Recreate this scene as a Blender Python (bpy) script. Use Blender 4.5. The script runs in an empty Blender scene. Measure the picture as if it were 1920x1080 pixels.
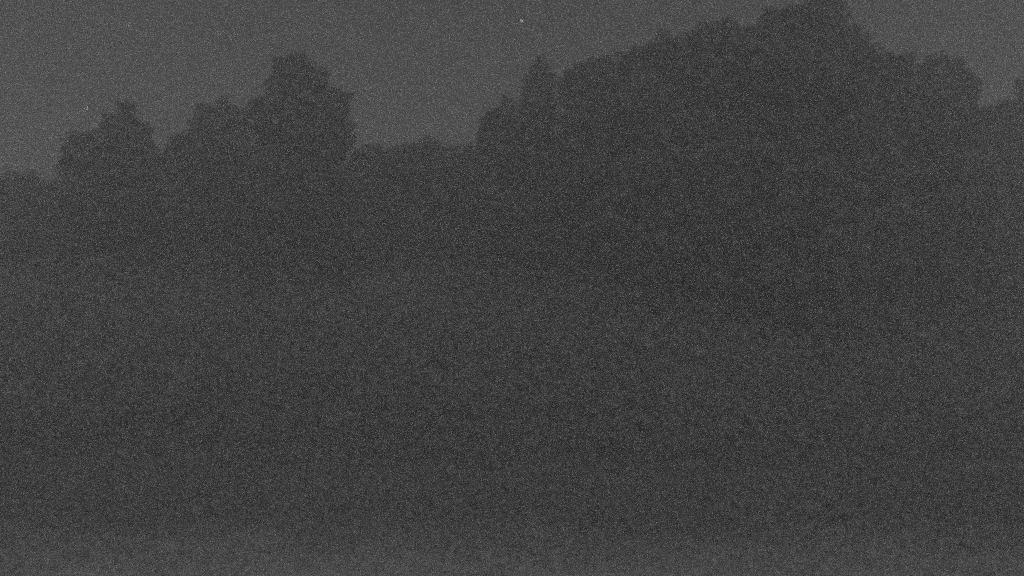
import bpy, math, random
import numpy as np
from mathutils import Vector, Euler

R = math.radians
scene = bpy.context.scene
col = scene.collection

# ------------------------------------------------------------------ camera
cam_data = bpy.data.cameras.new('camera')
cam = bpy.data.objects.new('camera', cam_data)
col.objects.link(cam)
cam.location = (0.0, 0.0, 3.6)
cam.rotation_euler = (R(90.0) + math.atan(60 / 1663.0), 0.0, 0.0)
cam_data.sensor_width = 36.0
cam_data.lens = 36.0 * 1663.0 / 1920.0
cam_data.clip_start = 0.1
cam_data.clip_end = 60000.0
cam_data.dof.use_dof = True            # a cheap fixed lens, focused short of the trees
cam_data.dof.focus_distance = 3.4
cam_data.dof.aperture_fstop = 2.2
scene.camera = cam

# ------------------------------------------------------- night sky and moon
MOON_EL, MOON_AZ = R(42.0), R(180.0 - 14.0)     # behind the camera
world = bpy.data.worlds.new('World')
scene.world = world
world.use_nodes = True
wn, wl = world.node_tree.nodes, world.node_tree.links
wn.clear()
sky = wn.new('ShaderNodeTexSky')
sky.sky_type = 'NISHITA'
sky.sun_disc = False
sky.sun_elevation = MOON_EL
sky.sun_rotation = MOON_AZ
sky.altitude = 200.0
sky.dust_density = 2.0
grey = wn.new('ShaderNodeRGBToBW')              # the camera sees in black and white
bg = wn.new('ShaderNodeBackground')
bg.inputs['Strength'].default_value = 0.08
wo = wn.new('ShaderNodeOutputWorld')
wl.new(sky.outputs['Color'], grey.inputs['Color'])
wl.new(grey.outputs['Val'], bg.inputs['Color'])
wl.new(bg.outputs['Background'], wo.inputs['Surface'])

sun_data = bpy.data.lights.new('moonlight', 'SUN')
sun_data.energy = 5.0
sun_data.angle = R(40.0)
sun = bpy.data.objects.new('moonlight', sun_data)
col.objects.link(sun)
d = Vector((math.sin(MOON_AZ) * math.cos(MOON_EL), math.cos(MOON_AZ) * math.cos(MOON_EL), math.sin(MOON_EL)))
sun.rotation_euler = d.to_track_quat('Z', 'Y').to_euler()

scene.view_settings.view_transform = 'Standard'
scene.view_settings.look = 'None'
scene.view_settings.exposure = -2.13
scene.view_settings.gamma = 1.0
scene.view_settings.use_curve_mapping = False

# night exposure: few light samples, left undenoised, so the picture keeps its grain
cy = scene.cycles
cy.use_denoising = False
cy.use_adaptive_sampling = True
cy.adaptive_threshold = 1.0
cy.adaptive_min_samples = 12
cy.max_bounces = 7
cy.diffuse_bounces = 2
cy.volume_bounces = 5
cy.transparent_max_bounces = 4
cy.caustics_reflective = cy.caustics_refractive = False
cy.sample_clamp_indirect = 2.5
cy.pixel_filter_type = 'BLACKMAN_HARRIS'
cy.filter_width = 2.4

# ---- measured layout (metres) ----
TREES = [
    ('broadleaf_tree', 'low broad dark tree at the left edge, under the open sky beside the pointed tree',
     (-23.32, 40.0), [(-0.93, 7.89, 1.93, 2.22), (0.75, 8.06, 1.33, 1.98), (1.84, 7.99, 0.97, 1.88), (2.62, 7.75, 0.82, 1.93), (-0.02, 4.32, 3.37, 2.89)]),
    ('broadleaf_tree', 'pointed dark tree standing apart, leftmost of those rising above the low left edge',
     (-16.34, 37.0), [(0.04, 12.43, 0.22, 0.45), (-0.06, 11.66, 0.58, 0.63), (-0.72, 11.03, 0.54, 0.67), (0.6, 11.08, 0.45, 0.85), (-1.43, 10.49, 0.81, 0.81), (1.13, 10.2, 0.58, 0.76), (-1.88, 9.52, 0.63, 1.01), (-0.11, 10.2, 1.16, 1.34), (-1.74, 7.84, 1.12, 1.34), (-0.07, 8.06, 2.46, 2.23), (-0.02, 4.93, 2.89, 2.89)]),
    ('broadleaf_tree', 'small round-topped dark tree just left of the twin-topped tall tree',
     (-13.12, 39.0), [(-0.46, 12.38, 0.47, 0.76), (0.44, 12.53, 0.61, 0.8), (1.2, 12.15, 0.52, 0.94), (-1.38, 10.67, 0.59, 1.18), (0.26, 11.27, 1.18, 1.18), (-0.92, 11.27, 0.76, 0.99), (-0.07, 9.49, 2.36, 1.89), (-0.03, 5.95, 3.05, 3.29)]),
    ('broadleaf_tree', 'tall dark tree with a twin top rising in the left half of the woodland',
     (-8.65, 36.0), [(-0.88, 13.82, 0.24, 0.57), (-0.35, 13.91, 0.35, 0.57), (0.17, 14.0, 0.31, 0.48), (0.61, 13.42, 0.44, 0.61), (-0.25, 12.72, 1.09, 1.09), (1.41, 12.5, 0.44, 0.52), (-1.6, 12.32, 0.39, 0.57), (-0.95, 12.21, 0.79, 0.98), (1.35, 11.33, 0.65, 0.98), (-0.06, 10.35, 1.92, 2.29), (0.18, 7.94, 2.39, 2.39), (0.15, 11.44, 1.31, 1.96), (-0.03, 7.07, 2.82, 3.04)]),
    ('broadleaf_tree', 'low dark tree in the gap, directly right of the twin-topped tall tree',
     (-6.81, 42.0), [(0.29, 10.76, 0.91, 1.07), (-0.5, 10.3, 0.66, 1.14), (1.23, 10.65, 0.61, 1.07), (-0.02, 7.65, 2.03, 2.79)]),
    ('broadleaf_tree', 'low dark tree with a small bump on top, in the middle of the sky gap',
     (-4.65, 43.0), [(0.62, 11.97, 0.29, 0.47), (-0.42, 10.98, 0.88, 1.04), (0.62, 10.72, 1.3, 1.3), (-0.01, 7.23, 2.33, 3.11)]),
    ('broadleaf_tree', 'low dark tree closing the sky gap, at the foot of the rising right slope',
     (-2.52, 42.0), [(0.03, 11.11, 0.76, 0.81), (-0.4, 10.45, 1.02, 1.27), (0.59, 10.96, 0.41, 0.81), (-0.01, 7.4, 2.03, 3.04)]),
    ('broadleaf_tree', 'round-shouldered dark tree left of the narrow spire',
     (0.00, 36.0), [(-0.11, 11.62, 0.65, 0.79), (-0.68, 11.36, 0.39, 0.7), (-1.05, 10.96, 0.17, 0.7), (0.55, 11.84, 0.61, 0.79), (-0.54, 10.13, 0.74, 1.2), (-0.22, 9.25, 1.35, 1.74), (0.0, 6.2, 2.39, 2.82)]),
    ('conifer_tree', 'narrow dark conifer whose spire stands clear left of the long slope',
     (1.22, 38.0), [(15.00, 2.46, 2.17)]),
    ('broadleaf_tree', 'dark round-topped tree at the low left end of the long slope, right of the spire',
     (3.03, 36.0), [(-0.63, 12.98, 0.39, 0.66), (-0.08, 13.25, 0.48, 0.7), (0.4, 13.78, 0.39, 0.61), (0.9, 13.42, 0.57, 0.87), (0.24, 11.01, 1.53, 1.85), (0.01, 7.51, 2.39, 3.04)]),
    ('broadleaf_tree', 'dark broad tree in the lower middle of the long slope of crowns',
     (4.76, 33.0), [(-0.65, 12.85, 0.52, 0.68), (0.01, 13.17, 0.6, 0.64), (0.91, 13.46, 0.6, 0.6), (0.44, 10.79, 1.76, 1.9), (0.22, 7.58, 2.39, 2.99), (0.01, 4.79, 2.78, 2.78)]),
    ('broadleaf_tree', 'dark broad tree on the long slope, directly left of the tallest tree',
     (7.12, 32.0), [(-0.7, 13.35, 0.58, 0.58), (0.08, 13.75, 0.43, 0.54), (0.75, 14.06, 0.25, 0.47), (1.25, 13.55, 0.49, 0.58), (1.14, 12.33, 1.17, 1.36), (0.27, 12.53, 1.17, 1.17), (0.06, 11.16, 1.75, 2.04), (0.03, 7.85, 2.32, 2.9), (0.01, 4.75, 2.7, 2.89)]),
    ('broadleaf_tree', 'tallest dark tree, its top cut off by the upper edge of the picture',
     (10.10, 30.0), [(-1.62, 13.11, 0.33, 0.66), (-1.23, 13.59, 0.36, 0.55), (-0.61, 13.78, 0.4, 0.58), (-1.08, 12.15, 0.91, 1.09), (0.6, 15.66, 0.66, 0.91), (0.24, 14.09, 0.55, 0.91), (0.86, 14.09, 0.47, 0.91), (1.57, 13.11, 0.33, 0.58), (2.15, 12.49, 0.33, 0.55), (1.78, 12.38, 0.36, 0.58), (0.38, 11.24, 1.78, 1.91), (0.42, 8.49, 2.72, 3.08), (-0.04, 7.58, 1.99, 2.35), (0.31, 13.81, 0.82, 1.09), (0.02, 5.04, 2.89, 3.07)]),
    ('broadleaf_tree', 'flat-topped dark tree right of the tallest tree, with a steep right side',
     (14.90, 32.0), [(-1.3, 12.8, 0.39, 0.51), (-0.72, 12.76, 0.51, 0.54), (0.15, 12.73, 0.62, 0.51), (1.12, 12.53, 0.51, 0.54), (1.64, 12.18, 0.29, 0.54), (-0.45, 11.75, 1.01, 1.01), (1.1, 11.26, 0.7, 0.93), (0.12, 10.57, 1.51, 1.65), (1.61, 11.75, 0.19, 0.7), (1.54, 11.12, 0.19, 0.78), (-0.61, 7.46, 1.35, 1.55), (-0.03, 7.85, 2.32, 2.9), (0.02, 4.75, 2.7, 2.7)]),
    ('broadleaf_tree', 'low dark tree in the small sky notch near the right edge',
     (20.55, 38.0), [(-0.07, 12.07, 0.41, 0.69), (0.61, 11.19, 1.15, 1.15), (0.54, 12.3, 0.55, 0.69), (1.23, 12.3, 0.46, 0.69), (0.69, 9.57, 1.72, 2.3), (0.1, 8.64, 2.29, 2.98), (0.03, 5.2, 2.74, 2.97)]),
    ('broadleaf_tree', 'dark tree cut by the right edge of the picture, rising beyond the notch',
     (21.63, 36.0), [(-0.24, 12.85, 0.48, 0.79), (0.01, 9.25, 1.2, 2.61), (0.04, 5.33, 2.38, 3.03)]),
]
STARS = [
    ('brightest star, low in the sky left of the pointed tree', (-8696, 18000, 4321), 17.5, 1),
    ('bright star high above the narrow conifer spire', (197, 18000, 6142), 17.5, 0.6),
    ('faint star high above the pointed left tree', (-7872, 18000, 6065), 16.4, 0.5),
    ('faint star right of the twin-topped tall tree', (-2896, 18000, 5225), 16.4, 0.42),
    ('very faint star over the sky gap between the two groups of trees', (-1060, 18000, 5258), 15.3, 0.3),
]

# --------------------------------------------------------------- materials
def noise_material(name, dark, light, scale, rough=0.8, detail=4.0, bump=0.0):
    m = bpy.data.materials.new(name)
    m.use_nodes = True
    n, l = m.node_tree.nodes, m.node_tree.links
    p = n['Principled BSDF']
    tc = n.new('ShaderNodeTexCoord')
    no = n.new('ShaderNodeTexNoise')
    no.inputs['Scale'].default_value = scale
    no.inputs['Detail'].default_value = detail
    ra = n.new('ShaderNodeValToRGB')
    ra.color_ramp.elements[0].position = 0.3
    ra.color_ramp.elements[0].color = (dark, dark, dark, 1)
    ra.color_ramp.elements[1].position = 0.7
    ra.color_ramp.elements[1].color = (light, light, light, 1)
    l.new(tc.outputs['Object'], no.inputs['Vector'])
    l.new(no.outputs['Fac'], ra.inputs['Fac'])
    l.new(ra.outputs['Color'], p.inputs['Base Color'])
    p.inputs['Roughness'].default_value = rough
    p.inputs['Specular IOR Level'].default_value = 0.2
    if bump:
        b = n.new('ShaderNodeBump')
        b.inputs['Strength'].default_value = bump
        l.new(no.outputs['Fac'], b.inputs['Height'])
        l.new(b.outputs['Normal'], p.inputs['Normal'])
    return m

M_LEAF = noise_material('leaf_grey', 0.08, 0.13, 1.3)
M_NEEDLE = noise_material('needle_grey', 0.07, 0.12, 1.6)
M_SCRUB = noise_material('scrub_grey', 0.16, 0.20, 1.1)
M_BARK = noise_material('bark_grey', 0.05, 0.14, 7.0, 0.9, 6.0, 0.5)
M_LAWN = noise_material('lawn_grey', 0.30 * 0.8, 0.30 * 1.2, 0.7, 0.9, 8.0, 0.3)
M_BLADE = noise_material('grass_grey', 0.30 * 0.8, 0.30 * 1.2, 0.9)

# ----------------------------------------------------------------- helpers
rng = np.random.default_rng(7)

def mesh_object(name, verts, faces_n, faces, mat, parent=None):
    """faces: flat index array, each face faces_n corners"""
    me = bpy.data.meshes.new(name)
    nv, nf = len(verts), len(faces) // faces_n
    me.vertices.add(nv)
    me.vertices.foreach_set('co', np.asarray(verts, np.float32).ravel())
    me.loops.add(nf * faces_n)
    me.loops.foreach_set('vertex_index', np.asarray(faces, np.int32))
    me.polygons.add(nf)
    me.polygons.foreach_set('loop_start', np.arange(nf, dtype=np.int32) * faces_n)
    me.update(calc_edges=True)
    me.validate()
    me.materials.append(mat)
    o = bpy.data.objects.new(name, me)
    col.objects.link(o)
    if parent is not None:
        o.parent = parent
    return o

def unit(v):
    return v / np.maximum(np.linalg.norm(v, axis=1, keepdims=True), 1e-9)

def leaf_quads(centres, length, width, droop=0.0):
    """one bent-free diamond leaf per centre, every one turned its own way"""
    n = len(centres)
    a = unit(rng.normal(size=(n, 3)) + np.array([0, 0, -droop]))
    b = unit(np.cross(a, rng.normal(size=(n, 3))))
    s = rng.uniform(0.6, 1.3, (n, 1))
    a = a * s * np.reshape(length, (-1, 1)) * 0.5
    b = b * s * np.reshape(width, (-1, 1)) * 0.5
    v = np.stack([centres - a, centres - 0.15 * a + b, centres + a, centres - 0.15 * a - b], axis=1)
    return v.reshape(-1, 3), np.arange(n * 4, dtype=np.int32)

def tube(points, radii, sides=8):
    """closed tapered tube through points: verts and triangles"""
    pts = np.asarray(points, float)
    vs, fs = [], []
    for i, p in enumerate(pts):
        t = pts[min(i + 1, len(pts) - 1)] - pts[max(i - 1, 0)]
        t = t / np.linalg.norm(t)
        u = np.cross(t, (0.31, 0.95, 0.05)); u /= np.linalg.norm(u)
        w = np.cross(t, u)
        for k in range(sides):
            an = 2 * math.pi * k / sides
            vs.append(p + radii[i] * (math.cos(an) * u + math.sin(an) * w))
    for i in range(len(pts) - 1):
        for k in range(sides):
            a, b = i * sides + k, i * sides + (k + 1) % sides
            fs += [a, b, b + sides, a, b + sides, a + sides]
    vs.append(pts[-1]); top = len(vs) - 1
    o = (len(pts) - 1) * sides
    for k in range(sides):
        fs += [o + k, o + (k + 1) % sides, top]
    return np.array(vs), np.array(fs, np.int32)

def join(parts):
    vs, fs, off = [], [], 0
    for v, f in parts:
        vs.append(v); fs.append(f + off); off += len(v)
    return np.concatenate(vs), np.concatenate(fs)

def thing(name, label, category, loc, group=None):
    o = bpy.data.objects.new(name, None)
    o.empty_display_size = 0.5
    col.objects.link(o)
    o.location = loc
    o['label'] = label
    o['category'] = category
    if group:
        o['group'] = group
    return o

# ----------------------------------------------------------------- setting
HALF = 1400.0
nx = 60
g = np.concatenate([np.linspace(-HALF, -60, 12), np.linspace(-58, 58, nx), np.linspace(60, HALF, 12)])
gx, gy = np.meshgrid(g, g)

def ground_z(x, y):
    near = np.exp(-(np.asarray(x) ** 2 + np.asarray(y) ** 2) / 120.0 ** 2)
    return near * (0.10 * np.sin(x * 0.23 + 0.7) * np.cos(y * 0.19) + 0.05 * np.sin(x * 0.61 + y * 0.43))

gv = np.stack([gx, gy, ground_z(gx, gy)], axis=-1).reshape(-1, 3)
m_ = len(g)
ii, jj = np.meshgrid(np.arange(m_ - 1), np.arange(m_ - 1))
q = (jj * m_ + ii).ravel()
gf = np.stack([q, q + 1, q + 1 + m_, q + m_], axis=1).ravel()
ground = mesh_object('ground', gv, 4, gf, M_LAWN)
ground['kind'] = 'structure'
ground['label'] = 'dark open meadow running up to the foot of the trees'

# ------------------------------------------------------------------- trees
def crown_from_lobes(lobes, mat, parent, leaf=(0.26, 0.15)):
    """lobes: (x, z, horizontal radius, vertical radius) about the trunk axis"""
    L = np.array(lobes, float)
    depth_off = rng.uniform(-0.35, 0.35, len(L)) * L[:, 2]
    depth_off[-2:] = 0
    keep_all, tight = [], []
    for i, (lx, lz, rx, rz) in enumerate(L):
        area = 4 * math.pi * ((rx * rx + 2 * rx * rz) / 3)
        n = int(area * 2.6) + 14
        dirs = unit(rng.normal(size=(n, 3)))
        rad = 1.0 - 0.5 * rng.random((n, 1)) ** 2.0
        lump = 1.0 + 0.13 * np.sin(3.1 * dirs[:, :1] * 2 + i) * np.sin(4.3 * dirs[:, 2:] + 2 * i)
        c = dirs * rad * lump * np.array([rx, rx, rz]) + np.array([lx, depth_off[i], lz])
        shoots = rng.random(n) < 0.10                   # a few twigs stand out of the outline
        c[shoots] += unit(dirs[shoots] + np.array([0, 0, 0.8])) * rng.uniform(0.10, 0.42, (shoots.sum(), 1)) * min(1.0, 0.5 + rx / 4)
        inside = np.zeros(n, bool)                      # not deep inside another lobe
        for j, (mx, mz, sx, sz) in enumerate(L):
            if j != i:
                e = ((c[:, 0] - mx) / sx) ** 2 + ((c[:, 1] - depth_off[j]) / sx) ** 2 + ((c[:, 2] - mz) / sz) ** 2
                inside |= e < 0.2
        c = c[~inside]
        low = c[:, 2] > 0.5
        c = c[low]
        keep_all.append(c)
        tight.append(np.where(shoots[~inside][low], 0.45, np.clip(rx / 1.1, 0.4, 1.0)))
    C = np.concatenate(keep_all)
    per = 46
    spread = rng.uniform(0.16, 0.32, (len(C), 1, 1)) * np.concatenate(tight)[:, None, None]
    pts = C[:, None, :] + np.clip(rng.normal(size=(len(C), per, 3)), -1.7, 1.7) * spread * np.array([1, 1, 0.8])
    pts = pts.reshape(-1, 3)
    pts = pts[pts[:, 2] > 0.2]
    v, f = leaf_quads(pts, *leaf, droop=0.4)
    return mesh_object('crown', v, 4, f, mat, parent), C

def trunk_with_limbs(height, r0, targets, parent):
    zs = np.linspace(-0.25, height, 9)
    wob = np.cumsum(rng.normal(size=(9, 2)) * 0.05, axis=0)
    wob[0] = 0
    pts = np.column_stack([wob, zs])
    rad = r0 * (1.0 - 0.88 * np.linspace(0, 1, 9) ** 0.9)
    rad[0] *= 1.35
    parts = [tube(pts, rad, 10)]
    for t in targets:
        zb = np.clip(t[2] - 0.75 * math.hypot(t[0], t[1]) - 0.4, height * 0.18, height * 0.92)
        base = np.array([np.interp(zb, zs, wob[:, 0]), np.interp(zb, zs, wob[:, 1]), zb])
        mid = base * 0.5 + t * 0.5 + np.array([0, 0, 0.25])
        rb = np.interp(zb, zs, rad) * 0.5
        parts.append(tube([base, mid, t], [rb, rb * 0.6, rb * 0.15], 6))
    v, f = join(parts)
    return mesh_object('trunk', v, 3, f, M_BARK, parent)

def broadleaf(label, xy, lobes):
    z0 = float(ground_z(xy[0], xy[1]))
    t = thing('broadleaf_tree', label, 'tree', (xy[0], xy[1], z0), 'dark trees along the woodland edge')
    crown, C = crown_from_lobes(lobes, M_LEAF, t)
    top = max(l[1] for l in lobes)
    high = C[C[:, 2] > top * 0.45]
    pick = high[rng.choice(len(high), 24, replace=False)]
    trunk_with_limbs(top, 0.05 + top * 0.022, pick, t)
    return t

def conifer(label, xy, z_top, z_low, r_low):
    z0 = float(ground_z(xy[0], xy[1]))
    t = thing('conifer_tree', label, 'tree', (xy[0], xy[1], z0), 'dark trees along the woodland edge')
    pts, tips = [], []
    z = z_top - 0.15
    k = 0
    while z > max(z_low, 0.8):
        h = (z_top - z) / (z_top - z_low)
        r = r_low * (0.23 * min(1, h * 20) + 0.77 * h ** 0.85)
        nb = int(6 + 9 * h)
        for b in range(nb):
            an = 2 * math.pi * (b + rng.random() * 0.7) / nb + k * 0.7
            rr = r * rng.uniform(0.75, 1.1)
            m = int(26 + 70 * rr)
            s = rng.random(m) ** 0.7
            x = np.cos(an) * rr * s; y = np.sin(an) * rr * s
            zz = z - 0.32 * rr * s + 0.10 * rr * s * s
            side = (0.07 + 0.16 * (1 - s)) * (0.5 + rr)
            p = np.column_stack([x, y, zz]) + rng.normal(size=(m, 3)) * np.column_stack([side, side, side * 0.5]) * 0.7
            pts.append(p)
            if b % 3 == 0:
                tips.append(p[-1])
        z -= 0.26 + 0.22 * h
        k += 1
    P = np.concatenate(pts)
    P = P[P[:, 2] < z_top]
    v, f = leaf_quads(P, 0.22, 0.08, droop=0.6)
    mesh_object('crown', v, 4, f, M_NEEDLE, t)
    trunk_with_limbs(z_top - 0.1, 0.05 + z_top * 0.016, [], t)
    return t

for k_tree, (kind, label, xy, shape) in enumerate(TREES):
    rng = np.random.default_rng(100 + k_tree)
    if kind == 'conifer_tree':
        conifer(label, xy, *shape[0])
    else:
        broadleaf(label, xy, shape)

# ------------------------------------------- scrub under the trees, meadow
rng = np.random.default_rng(9)
n = 16000
sx = rng.uniform(-36, 36, n)
sy = 19.5 + 22.0 * rng.random(n) ** 0.85
ramp = np.clip((sy - 19.0) / 14.0, 0, 1)
thin = rng.random(n) < np.clip((sy - 18.5) / 4.0, 0.05, 1.0)
sx, sy, ramp = sx[thin], sy[thin], ramp[thin]
n = len(sx)
hmax = 0.18 + 4.9 * ramp ** 1.25 * (0.94 + 0.06 * np.sin(sx * 1.8 + sy * 0.5))
sz = ground_z(sx, sy) + 0.08 + hmax * rng.random(n) ** 0.5
C = np.column_stack([sx, sy, sz])
size = np.clip(hmax / 2.0, 0.22, 1.0)[:, None, None]
pts = (C[:, None, :] + rng.normal(size=(n, 44, 3)) * rng.uniform(0.40, 0.85, (n, 1, 1)) * size).reshape(-1, 3)
pts[:, 2] = np.maximum(pts[:, 2], ground_z(pts[:, 0], pts[:, 1]) + 0.06)
v, f = leaf_quads(pts, np.repeat(0.10 + 0.08 * ramp, 44), np.repeat(0.06 + 0.045 * ramp, 44))
o = mesh_object('undergrowth', v, 4, f, M_SCRUB)
o['kind'] = 'stuff'
o['label'] = 'dense dark undergrowth filling the foot of the woodland'
o['category'] = 'undergrowth'

n = 230000
wy = 12.0 + 13.0 * rng.random(n) ** 0.7
wx = rng.uniform(-1, 1, n) * (6.0 + 0.62 * wy)
thick = np.clip((wy - 11.2) / 7.0 + 0.05 * np.sin(wx * 0.7 + 1.3 * np.sin(wy * 0.6)), 0.0, 0.68)  # darker leaves added ever denser, to grade the ground tone towards the trees
ok = rng.random(n) < thick
wx, wy, thick = wx[ok], wy[ok], thick[ok]
wz = ground_z(wx, wy) + 0.03 + (0.06 + 0.46 * thick) * rng.random(len(wx))
v, f = leaf_quads(np.column_stack([wx, wy, wz]), 0.05 + 0.055 * thick, 0.03 + 0.032 * thick)
o = mesh_object('weeds', v, 4, f, M_SCRUB)
o['kind'] = 'stuff'
o['label'] = 'low leafy weeds added to grade the meadow darker towards the trees'
o['category'] = 'weeds'

n = 200000
gy_ = 9.0 + 19.0 * rng.random(n) ** 1.1
gx_ = rng.uniform(-1, 1, n) * (6.0 + 0.62 * gy_)
base = np.column_stack([gx_, gy_, ground_z(gx_, gy_) - 0.005])
rank = np.clip((gy_ - 12.0) / 13.0, 0, 1)[:, None]              # mown near by, rank and tall by the trees
an = rng.random(n) * 2 * math.pi
wd = np.column_stack([np.cos(an), np.sin(an), np.zeros(n)]) * rng.uniform(0.006, 0.012, (n, 1)) * (1 + 0.8 * rank)
tuft = 0.75 + 0.4 * np.sin(gx_ * 1.7 + np.sin(gy_ * 0.9))[:, None] * np.cos(gy_ * 1.3)[:, None]
hh = rng.uniform(0.04, 0.12, (n, 1)) * tuft + rng.uniform(0.1, 0.5, (n, 1)) * rank ** 1.4
lean = rng.normal(size=(n, 2)) * (0.03 + 0.25 * hh)
tip = base + np.column_stack([lean, hh[:, 0]])
gv = np.stack([base - wd, base + wd, tip], axis=1).reshape(-1, 3)
o = mesh_object('grass', gv, 3, np.arange(n * 3, dtype=np.int32), M_BLADE)
o['kind'] = 'stuff'
o['label'] = 'short meadow grass in front of the trees'
o['category'] = 'grass'

# ------------------------------------------------------------------- stars
def star_material(name, power):
    m = bpy.data.materials.new(name)
    m.use_nodes = True
    n, l = m.node_tree.nodes, m.node_tree.links
    n.clear()
    e = n.new('ShaderNodeEmission')
    e.inputs['Color'].default_value = (1, 1, 1, 1)
    e.inputs['Strength'].default_value = power
    out = n.new('ShaderNodeOutputMaterial')
    l.new(e.outputs['Emission'], out.inputs['Surface'])
    m.cycles.emission_sampling = 'NONE'
    return m

def sphere(r, nu=12, nv=7):
    vs = [(0, 0, r)]
    for j in range(1, nv):
        th = math.pi * j / nv
        for i in range(nu):
            ph = 2 * math.pi * i / nu
            vs.append((r * math.sin(th) * math.cos(ph), r * math.sin(th) * math.sin(ph), r * math.cos(th)))
    vs.append((0, 0, -r))
    fs = []
    for i in range(nu):
        fs += [0, 1 + i, 1 + (i + 1) % nu]
        b = 1 + (nv - 2) * nu
        fs += [b + (i + 1) % nu, b + i, len(vs) - 1]
        for j in range(nv - 2):
            a, c = 1 + j * nu + i, 1 + j * nu + (i + 1) % nu
            fs += [a, a + nu, c + nu, a, c + nu, c]
    return np.array(vs), np.array(fs, np.int32)

for label, loc, r, power in STARS:
    v, f = sphere(r)
    o = mesh_object('star', v, 3, f, star_material('starlight', power * 11.0))
    o.location = loc
    o['label'] = label
    o['category'] = 'star'
    o['group'] = 'stars in the night sky'

# -------------------------------------------------------------- haze added to lift the dark tones and give grain
hx, z0, z1 = HALF + 20.0, -2.0, 21.0
hv = np.array([(x, y, z) for z in (z0, z1) for y in (-hx, hx) for x in (-hx, hx)], float)
hf = np.array([0, 2, 3, 1, 4, 5, 7, 6, 0, 1, 5, 4, 2, 6, 7, 3, 0, 4, 6, 2, 1, 3, 7, 5], np.int32)
hm = bpy.data.materials.new('added_haze')
hm.use_nodes = True
n, l = hm.node_tree.nodes, hm.node_tree.links
n.clear()
pv = n.new('ShaderNodeVolumePrincipled')
pv.inputs['Color'].default_value = (0.97, 0.97, 0.97, 1)
pv.inputs['Density'].default_value = 0.0225
pv.inputs['Anisotropy'].default_value = 0.5
out = n.new('ShaderNodeOutputMaterial')
l.new(pv.outputs['Volume'], out.inputs['Volume'])
haze = mesh_object('haze', hv, 4, hf, hm)
haze['kind'] = 'stuff'
haze['label'] = 'added haze lifting the dark tones of the meadow and the trees'
haze['category'] = 'haze'
